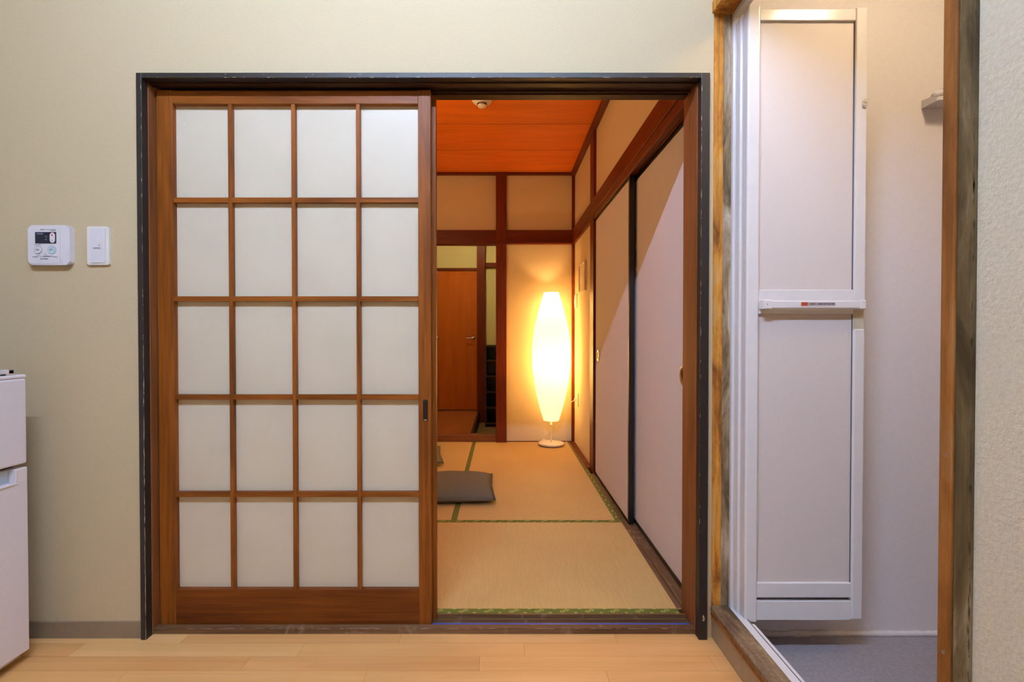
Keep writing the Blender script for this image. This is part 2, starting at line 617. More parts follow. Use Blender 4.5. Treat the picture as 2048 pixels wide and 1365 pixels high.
# ------------------------------------------------------------------ sliding door frame
fr = empty('trim_1', (-0.25, 1.6, 0), 'black painted casing and brown jambs around the sliding door opening', 'door frame', STRUCT)
box('casing_post', -1.1665, -1.1485, 1.546, 1.574, 0, 1.822, M['casing'], fr, 0.0015)
box('casing_post', 0.635, 0.663, 1.546, 1.574, 0, 1.822, M['casing'], fr, 0.0015)
box('casing_head', -1.1485, 0.635, 1.546, 1.574, 1.805, 1.822, M['casing'], fr, 0.0015)
box('jamb', -1.19, -1.147, 1.574, 1.69, 0, 1.815, M['jamb_z'], fr, 0.001)
box('jamb', 0.633, 0.68, 1.574, 1.69, 0, 1.815, M['jamb_z'], fr, 0.001)
hd = boxes('head_jamb', [(-1.15, 0.636, 1.574, 1.692, 1.8095, 1.845)], M['head_x'], fr)
boxes('track_ridge', [(-1.147, 0.633, 1.574, 1.597, 1.801, 1.8095)], M['head_x'], hd)
boxes('track_ridge', [(-1.147, 0.633, 1.6322, 1.6344, 1.803, 1.8095)], M['head_x'], hd)
boxes('track_ridge', [(-1.147, 0.633, 1.656, 1.692, 1.8055, 1.8095)], M['head_x'], hd)
sl = boxes('sill', [(-1.147, 0.633, 1.578, 1.660, 0.0, 0.007), (-1.147, 0.633, 1.578, 1.598, 0.007, 0.020),
                    (-1.147, 0.633, 1.6322, 1.6344, 0.007, 0.016), (-1.147, 0.633, 1.6535, 1.6605, 0.007, 0.021)], M['sill_x'], fr)
box('slide_tape', -0.235, 0.633, 1.604, 1.620, 0.0072, 0.012, M['blue'], sl, 0.002)


def chips(name, parent, runs, seed, mat=None):
    """small flakes of bare wood standing a hair proud of an edge; each run is (p0, p1, normal, half width, density)"""
    r = random.Random(seed)
    bm = bmesh.new()
    base = Vector(runs[0][0])
    for p0, p1, nrm, hw, dens, lmax in runs:
        p0, p1, nrm = Vector(p0), Vector(p1), Vector(nrm)
        d = p1 - p0
        ln = d.length
        d.normalize()
        s = d.cross(nrm).normalized()
        for _ in range(int(ln * dens)):
            t = r.uniform(0, ln)
            l = r.uniform(0.002, lmax)
            wv = hw * r.uniform(0.3, 1.0)
            c = p0 + d * t - base + nrm * 0.0004 + s * r.uniform(-hw, hw) * 0.3
            k = [c - d * l / 2, c - s * wv * 0.5 + d * l * r.uniform(-0.2, 0.1), c + d * l / 2, c + s * wv * 0.5 + d * l * r.uniform(-0.1, 0.2)]
            bm.faces.new([bm.verts.new(q) for q in k])
    o = link(name, done(bm, name), mat or M['chip'], parent, base)
    o['kind'] = 'stuff'
    return o


chips('chipped_paint', fr, [
    ((-1.1495, 1.5458, 0.0), (-1.1495, 1.5458, 0.95), (0, -1, 0), 0.0022, 70, 0.06),
    ((-1.1495, 1.5458, 0.9), (-1.1495, 1.5458, 1.8), (0, -1, 0), 0.0016, 25, 0.03),
    ((0.6365, 1.5458, 0.25), (0.6365, 1.5458, 1.8), (0, -1, 0), 0.0014, 22, 0.03),
    ((-1.15, 1.5458, 1.8062), (0.63, 1.5458, 1.8062), (0, -1, 0), 0.0016, 18, 0.02),
    ((-1.16, 1.5458, 1.816), (0.0, 1.5458, 1.816), (0, -1, 0), 0.003, 4, 0.008),
    ((0.650, 1.5458, 0.05), (0.650, 1.5458, 0.1), (0, -1, 0), 0.006, 60, 0.03)], 5)
chips('scuffed_edge', fr, [((-1.14, 1.5775, 0.0188), (0.63, 1.5775, 0.0188), (0, -1, 0), 0.0016, 40, 0.05)], 8, M['sticker'])


# ------------------------------------------------------------------ sliding lattice doors
def lattice_door(name, x0, x1, y0, y1, xs, label, pull=True):
    z0, z1 = 0.0085, 1.794
    d = empty(name, ((x0 + x1) / 2, (y0 + y1) / 2, z0), label, 'sliding door', STRUCT)
    zt, zb = 1.749, 0.135
    xl, xr = x0 + 0.0525, x1 - 0.0415
    box('stile', x0, xl, y0, y1, z0, z1, M['door_z'], d, 0.0015)
    st = box('stile', xr, x1, y0, y1, z0, z1, M['door_z'], d, 0.0015)
    box('top_rail', xl, xr, y0 + 0.0006, y1, zt, z1 - 0.002, M['door_x'], d, 0.0012)
    box('bottom_rail', xl, xr, y0 + 0.0006, y1, z0, zb, M['door_low_x'], d, 0.0012)
    zs = [1.4333, 1.1061, 0.7789, 0.4534]
    yg = y0 + 0.0195
    yp = yg + 0.0035 if y1 - y0 > 0.025 else y1 - 0.001
    yg = min(yg, y1 - 0.004)
    for x in xs:
        box('upright_bar', x - 0.0062, x + 0.0062, y0 + 0.002, yg, zb, zt, M['door_z'], d, 0.001)
    for z in zs:
        box('cross_bar', xl, xr, y0 + 0.0030, yg, z - 0.0085, z + 0.0085, M['door_x'], d, 0.001)
    gx = [xl] + xs + [xr]
    gz = [zb] + zs[::-1] + [zt]
    for i in range(len(gx) - 1):
        for j in range(len(gz) - 1):
            box('pane', gx[i], gx[i + 1], yp - 0.003, yp, gz[j], gz[j + 1], M['glass'], d)
    if pull:
        xc = (xr + x1) / 2 + 0.002
        p = box('finger_pull', xc - 0.0078, xc + 0.0078, y0 - 0.0012, y0 + 0.002, 0.6995, 0.771, M['iron'], d, 0.0012)
        box('pull_recess', xc - 0.0052, xc + 0.0052, y0 - 0.0016, y0 - 0.0008, 0.707, 0.768, M['lacquer'], p)
        box('pull_lip', xc - 0.0052, xc + 0.0052, y0 - 0.0024, y0 - 0.0008, 0.7015, 0.7055, M['chrome'], p, 0.0008)
    return d


lattice_door('door_1', -1.1405, -0.2358, 1.600, 1.632, [-0.8998, -0.6906, -0.4765], 'front brown lattice sliding door with twenty milky glass panes')
lattice_door('door_2', -1.125, -0.2225, 1.6345, 1.653, [-0.884, -0.675, -0.461], 'rear lattice sliding door showing only its edge behind the front one', False)

# ================================================================== TATAMI ROOM
TZ = 2.447       # ceiling height
TB = 4.37        # back wall
fl2 = box('floor_tatami', -2.0, 0.76, 1.69, 4.40, -0.05, -0.035, M['subfloor'])
tag(fl2, 'timber base under the straw mats of the tatami room', 'floor', STRUCT)

wtb = boxes('wall_tatami_back', [(0.0408, 0.66, TB, TB + 0.06, 0, TZ + 0.05), (-0.95, 0.0408, TB, TB + 0.06, 1.86, TZ + 0.05), (-2.1, -0.95, TB, TB + 0.06, 0, TZ + 0.05)], M['plaster'])
tag(wtb, 'beige plaster back wall behind the glowing paper lamp', 'wall', STRUCT)
box('post', -0.0544, 0.0408, 4.33, 4.43, 0.0, TZ, M['red_z'], wtb, 0.002)
box('post', 0.6296, 0.66, 4.345, 4.38, 0.02, TZ, M['red_z'], wtb, 0.002)
box('lintel', -0.97, 0.65, 4.338, 4.37, 1.818, 1.930, M['red_x'], wtb, 0.002)
box('lintel_track', -0.97, 0.65, 4.325, 4.43, 1.803, 1.818, M['red_x'], wtb, 0.001)
box('cornice', -2.0, 0.655, 4.335, 4.37, 2.424, TZ, M['red_x'], wtb, 0.002)
box('floor_strip', 0.0408, 0.63, 4.362, 4.372, 0.0, 0.025, M['red_x'], wtb, 0.001)
box('step_board', -0.95, -0.0544, 4.362, 4.46, 0.0, 0.077, M['jamb_x'], wtb, 0.003)
box('doorway_jamb', -1.0, -0.95, 4.34, 4.43, 0.0, 1.80, M['red_z'], wtb, 0.002)

wtr = boxes('wall_tatami_right', [(0.655, 0.76, 3.45, 4.40, 0, TZ), (0.655, 0.76, 1.69, 3.45, 1.85, TZ + 0.05), (0.735, 0.76, 1.69, 3.45, 0, 1.85)], M['plaster'])
tag(wtr, 'beige plaster wall with dark timbers above the closet sliding doors', 'wall', STRUCT)
box('post', 0.635, 0.72, 3.362, 3.49, 0.0, TZ, M['red_z'], wtr, 0.002)
box('lintel', 0.633, 0.66, 1.70, 4.345, 1.838, 1.936, M['red_y'], wtr, 0.0012)
box('lintel_track', 0.638, 0.735, 1.70, 3.362, 1.800, 1.838, M['red_y'], wtr, 0.001)
for a, b in ((0.640, 0.6445), (0.6745, 0.680), (0.710, 0.735)):
    box('track_ridge', a, b, 1.70, 3.362, 1.793, 1.800, M['red_y'], wtr, 0.001)
box('lintel_base', 0.636, 0.655, 3.49, 4.345, 1.803, 1.838, M['red_y'], wtr, 0.001)
box('cornice', 0.618, 0.657, 1.70, 4.345, 2.410, TZ, M['red_y'], wtr, 0.003)
box('floor_sill', 0.6185, 0.735, 1.692, 3.362, 0.0, 0.017, M['sill_y'], wtr, 0.0015)
box('sill_ridge', 0.6375, 0.6435, 1.692, 3.362, 0.017, 0.022, M['sill_y'], wtr, 0.001)
box('floor_strip', 0.606, 0.656, 3.49, 4.345, 0.0, 0.026, M['red_y'], wtr, 0.002)

tag(box('wall_tatami_left', -2.1, -2.0, 1.69, 4.40, 0, TZ + 0.05, M['plaster']), 'beige plaster wall on the hidden left of the tatami room', 'wall', STRUCT)

ctl = empty('ceiling_tatami', (-0.67, 3.0, TZ), 'orange cedar board ceiling over the tatami room', 'ceiling', STRUCT)
box('ceiling_backing', -2.1, 0.76, 1.69, 4.43, TZ + 0.012, TZ + 0.05, M['rack'], ctl)
edges = [1.70, 1.95, 2.42, 2.89, 3.356, 3.826, 4.300, 4.37]
for a, b in zip(edges, edges[1:]):
    box('ceiling_board', -2.0, 0.656, a + 0.003, b - 0.003, TZ, TZ + 0.012, M['ceil_wood'], ctl, 0.0012)

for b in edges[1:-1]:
    box('joint_shade_strip', -2.0, 0.656, b - 0.0031, b + 0.0031, TZ + 0.0012, TZ + 0.012, M['rack'], ctl)  # dark strip set in each board gap, standing in for the gap's shade

# fusuma closet doors


def fusuma(name, y0, y1, xf, label, pull_y, pull_z):
    z0, z1 = 0.0175, 1.797
    d = empty(name, (xf + 0.012, (y0 + y1) / 2, z0), label, 'sliding door', STRUCT)
    box('paper_panel', xf + 0.003, xf + 0.022, y0 + 0.018, y1 - 0.018, z0 + 0.02, z1 - 0.02, M['fusuma'], d)
    box('stile', xf, xf + 0.0265, y0, y0 + 0.02, z0, z1, M['lacquer'], d, 0.002)
    box('stile', xf, xf + 0.0265, y1 - 0.02, y1, z0, z1, M['lacquer'], d, 0.002)
    box('rail', xf + 0.001, xf + 0.0255, y0 + 0.02, y1 - 0.02, z0, z0 + 0.0215, M['lacquer'], d, 0.0015)
    box('rail', xf + 0.001, xf + 0.0255, y0 + 0.02, y1 - 0.02, z1 - 0.0235, z1, M['lacquer'], d, 0.0015)
    ring = lathe('round_pull', [(0.0, -0.0005), (0.022, -0.0005), (0.0245, -0.0035), (0.032, -0.0045), (0.038, -0.003), (0.040, 0.002)],
                 M['chrome'], d, (xf + 0.003, pull_y, pull_z), 36, 'x')
    lathe('pull_cup', [(0.0, -0.0012), (0.0215, -0.0012)], M['lacquer'], ring, (xf + 0.003, pull_y, pull_z), 24, 'x')
    return d


fusuma('door_3', 2.452, 3.360, 0.6457, 'farther white closet sliding door with round pull near the post', 3.25, 0.848)
fusuma('door_4', 1.705, 2.515, 0.6815, 'nearer white closet sliding door crossed by a diagonal shadow edge', 1.815, 0.832)


# ------------------------------------------------------------------ tatami mats
def mat_thing(x0, x1, y0, y1, along, label, borders, motif):
    c = ((x0 + x1) / 2, (y0 + y1) / 2, -0.035)
    t = empty('tatami_mat', c, label, 'tatami mat', None, 'straw mats on the tatami room floor')
    box('straw_body', x0, x1, y0, y1, -0.035, 0.0195, M['tatami_' + along], t, 0.003)
    for b in borders:
        if b == 'near':
            r = (x0, x1, y0 - 0.0004, y0 + 0.029)
        elif b == 'far':
            r = (x0, x1, y1 - 0.029, y1 + 0.0004)
        elif b == 'left':
            r = (x0 - 0.0004, x0 + 0.029, y0, y1)
        else:
            r = (x1 - 0.029, x1 + 0.0004, y0, y1)
        e = box('cloth_border', r[0], r[1], r[2], r[3], -0.02, 0.0212, M['heri'], t, 0.0015)
        if motif and b in ('near', 'far', 'right'):
            bm = bmesh.new()
            horiz = b in ('near', 'far')
            ln = (r[1] - r[0]) if horiz else (r[3] - r[2])
            k = 0.03

            def ring_diamond(u, v, su, sv, wd):
                P = [(u - su, v), (u, v - sv), (u + su, v), (u, v + sv)]
                Q = [(u - su * wd, v), (u, v - sv * wd), (u + su * wd, v), (u, v + sv * wd)]
                pv = [bm.verts.new((p[0], p[1], 0) if horiz else (p[1], p[0], 0)) for p in P]
                qv = [bm.verts.new((p[0], p[1], 0) if horiz else (p[1], p[0], 0)) for p in Q]
                for i in range(4):
                    bm.faces.new((pv[i], pv[(i + 1) % 4], qv[(i + 1) % 4], qv[i]))
            while k < ln - 0.03:
                ring_diamond(k, 0.010, 0.0100, 0.0075, 0.62)
                ring_diamond(k + 0.0155, 0.0185, 0.0100, 0.0075, 0.62)
                ring_diamond(k + 0.046, 0.003, 0.007, 0.004, 0.4)
                ring_diamond(k + 0.062, 0.026, 0.007, 0.003, 0.4)
                k += 0.088
            me = done(bm, 'woven_motif')
            link('woven_motif', me, M['gold'], e, (r[0], r[2], 0.0216))
    return t


mat_thing(-1.14, 0.6182, 1.661, 2.5052, 'x', 'wide straw mat just behind the sliding door sill, green patterned edge', ('near', 'far'), True)
mat_thing(-0.2640, 0.6182, 2.5065, 4.3605, 'y', 'long straw mat under the floor lamp, pale ribbed weave', ('left', 'right'), True)
mat_thing(-1.1475, -0.2655, 2.5065, 4.3605, 'y', 'straw mat carrying most of the grey-brown floor cushion', ('left',), False)
mat_thing(-2.0, -1.149, 1.70, 4.3605, 'y', 'straw mat along the hidden left wall behind the lattice doors', ('right',), False)

# ================================================================== HALL BEYOND
hf = box('floor_hall', -1.7, -0.29, 4.46, 6.9, -0.03, 0.02, M['hall_floor'])
tag(hf, 'brown wooden hall floor seen through the back doorway', 'floor', STRUCT)
gf = box('floor_entry', -0.29, 0.7, 4.43, 6.2, -0.15, -0.12, M['genkan'])
tag(gf, 'sunken entry floor right of the wooden hall floor', 'floor', STRUCT)
box('floor_edge', -0.31, -0.285, 4.46, 6.15, -0.12, 0.022, M['rack'], hf, 0.002)
hw = boxes('wall_hall_back', [(-0.33, 0.7, 6.18, 6.26, -0.15, 2.5), (-1.7, -0.33, 6.18, 6.26, 1.82, 2.5), (-1.7, -1.42, 6.18, 6.26, 0, 2.5)], M['hall_wall'])
tag(hw, 'dim yellow hall wall above the orange door', 'wall', STRUCT)
box('post', -0.3175, -0.212, 6.10, 6.19, -0.12, 2.45, M['red_z'], hw, 0.003)
box('door_head', -1.45, -0.3175, 6.135, 6.19, 1.808, 1.840, M['red_x'], hw, 0.002)
box('cross_rail', -0.212, 0.4, 6.14, 6.19, 1.852, 1.908, M['red_x'], hw, 0.002)
box('door_stud', -0.846, -0.826, 6.135, 6.19, 0.02, 1.81, M['red_z'], hw, 0.002)
tag(box('wall_hall_left', -1.8, -1.7, 4.43, 6.9, -0.1, 2.5, M['hall_wall']), 'hidden yellow left wall of the hall', 'wall', STRUCT)
tag(box('wall_hall_right', 0.7, 0.8, 4.40, 6.26, -0.15, 2.5, M['hall_wall']), 'hidden yellow right wall of the entry', 'wall', STRUCT)
tag(box('ceiling_hall', -1.8, 0.8, 4.43, 6.95, 2.45, 2.5, M['ceil_wood']), 'hidden wooden ceiling over the hall', 'ceiling', STRUCT)
tag(box('wall_washroom', -1.7, -0.25, 6.9, 6.95, 0, 2.5, M['ceiling_white']), 'hidden wall of the lit room behind the orange door', 'wall', STRUCT)
tag(box('wall_washroom_side', -0.33, -0.25, 6.26, 6.9, -0.1, 2.5, M['ceiling_white']), 'hidden side wall behind the orange door', 'wall', STRUCT)


def hall_door(name, x0, x1, hx, label):
    d = empty(name, ((x0 + x1) / 2, 6.17, 0.02), label, 'door', STRUCT)
    box('leaf', x0, x1, 6.152, 6.185, 0.034, 1.806, M['hall_door'], d, 0.002)
    h = lathe('handle_rose', [(0.0, 0.012), (0.018, 0.012), (0.022, 0.0)], M['chrome'], d, (hx, 6.152, 0.95), 24, 'y')
    tube('lever', [(hx, 6.142, 0.95), (hx, 6.105, 0.952), (hx - 0.02, 6.10, 0.952), (hx - 0.10, 6.102, 0.946)], 0.0085, M['chrome'], h)
    return d


hall_door('door_6', -0.823, -0.319, -0.362, 'orange brown hall door with silver lever handle, seen through the doorway')
hall_door('door_7', -1.40, -0.848, -0.80 - 0.03, 'second hall door whose handle glints at the doorway edge')

rk = empty('shoe_rack', (0.02, 5.95, -0.12), 'dark wooden shoe rack in the entry behind the doorway', 'shoe rack')
box('side_panel', -0.205, -0.185, 5.78, 6.14, -0.12, 0.86, M['rack'], rk, 0.001)
box('side_panel', 0.23, 0.25, 5.78, 6.14, -0.12, 0.86, M['rack'], rk, 0.001)
for z in (-0.09, 0.10, 0.29, 0.48, 0.67, 0.845):
    box('shelf_board', -0.185, 0.23, 5.785, 6.14, z, z + 0.018, M['rack'], rk, 0.001)
box('back_panel', -0.185, 0.23, 6.125, 6.14, -0.12, 0.85, M['lacquer'], rk)


def shoe(name, at, rz, mat, label, group, L=0.26):
    e = empty(name, at, label, 'shoe', None, group)
    e.rotation_euler = (0, 0, rz)
    bm = bmesh.new()
    secs = [(-0.5, 0.030, 0.075, 0.0), (-0.42, 0.036, 0.085, 0.0), (-0.25, 0.036, 0.085, 0), (-0.05, 0.040, 0.070, 0), (0.15, 0.046, 0.052, 0), (0.35, 0.044, 0.040, 0), (0.5, 0.024, 0.026, 0)]
    rings = []
    for t, hw_, hh, _ in secs:
        rings.append([bm.verts.new((hw_ * math.cos(a), t * L, 0.012 + hh * max(0, math.sin(a)) ** 0.8)) for a in [math.pi * k / 10 for k in range(11)]])
    for a, b in zip(rings, rings[1:]):
        for k in range(10):
            bm.faces.new((a[k], a[k + 1], b[k + 1], b[k]))
    bm.faces.new(rings[0])
    bm.faces.new(rings[-1][::-1])
    u = link('upper', done(bm, 'upper', True), mat, e, at)
    bm = bmesh.new()
    lo, hi = [], []
    for t, hw_, *_ in secs:
        lo.append((hw_ + 0.004, t * L * 1.03))
    outl = [(x, y) for x, y in lo] + [(-x, y) for x, y in reversed(lo)]
    a = [bm.verts.new((x, y, 0.0)) for x, y in outl]
    b = [bm.verts.new((x, y, 0.016)) for x, y in outl]
    bm.faces.new(a)
    bm.faces.new(b)
    for k in range(len(a)):
        bm.faces.new((a[k], a[(k + 1) % len(a)], b[(k + 1) % len(a)], b[k]))
    link('sole', done(bm, 'sole'), M['rack'], e, at)
    return e


shoe('shoe', (-0.105, 5.02, -0.12), math.radians(70), M['shoe'], 'dark shoe on the sunken entry floor beside the doorway post', None)

# hall ceiling light, out of sight above the doorway lintel
hl = empty('hall_ceiling_light', (-0.35, 5.2, 2.45), 'round warm ceiling light of the hall, hidden above the doorway', 'ceiling light')
lathe('light_base', [(0, 0), (0.09, 0), (0.09, -0.02), (0, -0.02)], M['white_pl'], hl, (-0.35, 5.2, 2.45))
lathe('light_globe', [(0.085, -0.02), (0.085, -0.04), (0.07, -0.065), (0.04, -0.08), (0, -0.084)], M['hall_globe'], hl, (-0.35, 5.2, 2.45))
wl = bpy.data.lights.new('washroom_light', 'POINT')
wl.energy = 3.0
wl.color = (0.55, 0.6, 1.0)
wl.shadow_soft_size = 0.08
wlo = bpy.data.objects.new('washroom_light', wl)
COL.objects.link(wlo)
wlo.location = (-0.8, 6.6, 1.9)

# ================================================================== BATHROOM
BY = 1.62
BZ = -0.028
tag(box('wall_bath_back', 0.76, 2.1, BY, BY + 0.06, BZ - 0.05, 2.4, M['bath_wall']), 'pale bathroom wall behind the folding door', 'wall', STRUCT)
tag(box('wall_bath_right', 2.0, 2.1, -0.4, BY, BZ - 0.05, 2.4, M['bath_wall']), 'hidden right wall of the bathroom', 'wall', STRUCT)
tag(box('wall_bath_near', 0.76, 2.1, -0.5, -0.4, BZ - 0.05, 2.4, M['bath_wall']), 'hidden near wall of the bathroom', 'wall', STRUCT)
tag(box('wall_bath_left', 0.76, 0.775, -0.4, 0.70, BZ - 0.05, 2.4, M['bath_wall']), 'hidden bathroom side of the wallpapered wall', 'wall', STRUCT)
tag(box('ceiling_bath', 0.76, 2.1, -0.5, BY + 0.06, 2.32, 2.4, M['ceiling_white']), 'white bathroom ceiling above the folding door', 'ceiling', STRUCT)
bfl = box('floor_bath', 0.70, 2.1, -0.5, BY, BZ - 0.05, BZ, M['bath_floor'])
tag(bfl, 'grey bathroom floor beyond the raised threshold', 'floor', STRUCT)
sealant = []
rs = random.Random(4)
bm = bmesh.new()
prev = None
for k in range(90):
    x = 0.78 + k * 0.0135
    h = 0.013 + rs.uniform(-0.002, 0.0025)
    ring = [bm.verts.new((x, BY + 0.001, BZ - 0.001)), bm.verts.new((x, BY - h, BZ - 0.001)), bm.verts.new((x, BY - h * 0.6, BZ + h * 0.7)), bm.verts.new((x, BY + 0.001, BZ + h * 1.2))]
    if prev:
        for i in range(4):
            bm.faces.new((prev[i], prev[(i + 1) % 4], ring[(i + 1) % 4], ring[i]))
    prev = ring
me = done(bm, 'sealant_bead', True)
link('sealant_bead', me, M['caulk'], bfl, (0, 0, 0))

tr = empty('trim_2', (0.71, 1.1, 0), 'weathered brown timber surround of the bathroom opening', 'door frame', STRUCT)
box('jamb', 0.6795, 0.7145, 1.564, 1.605, 0.0, 2.06, M['bathwood'], tr, 0.002)
box('jamb_liner', 0.7145, 0.741, 1.567, 1.605, 0.0, 2.06, M['bathwood_pale'], tr, 0.001)
box('head_beam', 0.674, 0.741, 0.72, 1.566, 2.018, 2.056, M['bathwood'], tr, 0.002)
box('jamb', 0.672, 0.741, 0.7185, 0.7405, 0.0, 2.056, M['bathwood_brown'], tr, 0.002)
box('casing', 0.6745, 0.70, 0.692, 0.7185, 0.0, 2.056, M['bathwood_grey'], tr, 0.003)
box('kick_board', 0.685, 0.70, 0.74, 1.566, 0.0, 0.088, M['kick'], tr, 0.001)
box('threshold', 0.678, 0.738, 0.74, 1.568, 0.086, 0.103, M['bathsill'], tr, 0.003)
box('threshold_lip', 0.679, 0.686, 0.74, 1.566, 0.074, 0.087, M['bathwood_brown'], tr, 0.001)
lathe('screw_plug', [(0.0022, -0.0006), (0.0022, 0.0004), (0, 0.0006)], M['sticker'], tr, (0.6716, 0.7285, 0.503), 12, 'x')
lathe('screw_plug', [(0.0022, -0.0006), (0.0022, 0.0004), (0, 0.0006)], M['sticker'], tr, (0.6716, 0.7295, 0.803), 12, 'x')
chips('plaster_edge', tr, [((0.6740, 0.6915, 0.05), (0.6740, 0.6915, 2.0), (-1, 0, 0), 0.004, 40, 0.03)], 12, M['bathwood_grey'])

df = empty('trim_3', (0.755, 1.1, 0), 'white aluminium frame of the bathroom folding door', 'door frame', STRUCT)
box('frame_jamb', 0.741, 0.768, 1.555, 1.60, 0.095, 2.03, M['alu'], df, 0.002)
box('jamb_groove', 0.7445, 0.7485, 1.5535, 1.5555, 0.11, 1.99, M['alu'], df, 0.0006)
box('jamb_groove', 0.756, 0.760, 1.5535, 1.5555, 0.11, 1.99, M['alu'], df, 0.0006)
box('frame_head', 0.741, 0.762, 0.74, 1.555, 2.000, 2.03, M['alu'], df, 0.002)
box('frame_sill', 0.738, 0.765, 0.74, 1.566, -0.02, 0.098, M['alu'], df, 0.002)
box('sill_rail', 0.765, 0.782, 0.74, 1.482, -0.02, 0.092, M['alu'], df, 0.002)
box('sill_track', 0.7635, 0.766, 0.74, 1.52, 0.095, 0.0985, M['vent'], df)

# folding door, folded back flat against the wall
PY = 1.497
bd = empty('door_5', (0.94, 1.515, 0.093), 'white folding bathroom door with two frosted panels and a crossbar handle', 'folding door', STRUCT)
PZ0, PZ1 = 0.0925, 1.9948


def cyl_stile(name, x0, x1, yf, depth, z0, z1):
    """rounded aluminium stile"""
    w_ = x1 - x0
    pts = [(0, depth), (0, 0.006)]
    for k in range(7):
        a = math.radians(180 + 90 * k / 6)
        pts.append((0.006 + 0.006 * math.cos(a), 0.006 + 0.006 * math.sin(a)))
    for k in range(7):
        a = math.radians(270 + 90 * k / 6)
        pts.append((w_ - 0.006 + 0.006 * math.cos(a), 0.006 + 0.006 * math.sin(a)))
    pts.append((w_, depth))
    bm = bmesh.new()
    a = [bm.verts.new((x, y, 0)) for x, y in pts]
    b = [bm.verts.new((x, y, z1 - z0)) for x, y in pts]
    bm.faces.new(a[::-1])
    bm.faces.new(b)
    for k in range(len(a)):
        bm.faces.new((a[k], a[(k + 1) % len(a)], b[(k + 1) % len(a)], b[k]))
    return link(name, done(bm, name), M['alu'], bd, (x0, yf, z0))


cyl_stile('hinge_stile', 0.7565, 0.796, PY - 0.003, 0.030, 0.091, 1.999)
cyl_stile('folded_leaf_stile', 0.750, 0.774, 1.527, 0.027, 0.094, 1.985)
box('folded_leaf', 0.774, 1.10, 1.532, 1.552, 0.094, 1.985, M['frost'], bd, 0.001)
rst = box('end_stile', 1.0915, 1.1255, PY - 0.001, 1.524, 1.062, PZ1, M['alu'], bd, 0.003)
box('end_stile', 1.0915, 1.1255, PY - 0.001, 1.524, PZ0 + 0.004, 1.004, M['alu'], bd, 0.004)
box('stile_insert', 1.0915, 1.1255, PY + 0.005, 1.522, 1.000, 1.066, M['beige_pl'], bd, 0.001)
box('rail', 0.796, 1.0915, PY + 0.002, 1.520, 1.9566, PZ1 - 0.004, M['alu'], bd, 0.0015)
box('frosted_panel', 0.796, 1.0915, PY + 0.010, 1.516, 1.120, 1.960, M['frost'], bd)
box('rail', 0.796, 1.0915, PY + 0.002, 1.520, 1.051, 1.1263, M['alu'], bd, 0.0015)
box('frosted_panel', 0.796, 1.0915, PY + 0.010, 1.516, 0.205, 1.053, M['frost'], bd)
box('rail', 0.796, 1.0915, PY + 0.002, 1.520, 0.1640, 0.2094, M['alu'], bd, 0.0015)
box('vent_slot', 0.796, 1.0915, PY + 0.014, 1.516, 0.150, 0.166, M['vent'], bd)
box('rail', 0.796, 1.0915, PY + 0.002, 1.520, PZ0, 0.1527, M['alu'], bd, 0.0015)
box('panel_gasket', 1.0907, 1.0917, PY + 0.006, 1.515, 0.21, 1.05, M['vent'], bd)
box('panel_gasket', 1.0907, 1.0917, PY + 0.006, 1.515, 1.127, 1.956, M['vent'], bd)
hb = box('handle_bar', 0.800, 1.108, PY - 0.022, PY - 0.008, 1.0665, 1.0915, M['alu'], bd, 0.004, 3)
box('handle_end', 0.797, 0.826, PY - 0.025, PY + 0.004, 1.0640, 1.0940, M['alu'], hb, 0.004, 3)
box('handle_end', 1.094, 1.112, PY - 0.025, PY + 0.004, 1.0640, 1.0930, M['alu'], hb, 0.004, 3)
box('handle_screw', 0.8085, 0.8105, PY - 0.0258, PY - 0.0248, 1.078, 1.081, M['ink'], hb)
stk = box('warning_sticker', 0.9135, 1.018, PY - 0.0226, PY - 0.0219, 1.0748, 1.0860, M['sticker'], hb)
box('sticker_flag', 0.9135, 0.934, PY - 0.0230, PY - 0.0222, 1.0750, 1.0858, M['orange'], stk)
text('sticker_word', '注意', 0.0085, M['ink'], stk, (0.9235, PY - 0.0233, 1.0803))
bm = bmesh.new()
rs = random.Random(9)
for a_, b_ in ((0.938, 0.958), (0.963, 0.986), (0.990, 1.014)):
    x = a_
    while x < b_:
        wv = rs.uniform(0.0012, 0.003)
        bm_box(bm, x, x + wv, PY - 0.0230, PY - 0.0224, 1.0795 + rs.uniform(-0.001, 0), 1.0822 + rs.uniform(0, 0.001))
        x += wv + rs.uniform(0.0006, 0.0014)
pr = link('sticker_print', done(bm, 'sticker_print'), M['ink'], stk, (0, 0, 0))
pr['kind'] = 'stuff'
lt = prism('latch', [(-0.006, -0.014), (0.0, -0.017), (0.006, -0.014), (0.008, 0.014), (-0.002, 0.010), (-0.006, 0.004)], -0.004, 0.006, M['beige_pl'], bd, (1.116, PY - 0.001, 1.702), 'y', 0.0008)
lathe('latch_cup', [(0.0, 0.0), (0.0065, 0.0), (0.0078, 0.0015), (0.0065, 0.003)], M['alu'], lt, (1.1155, PY - 0.004, 1.697), 20, 'y')

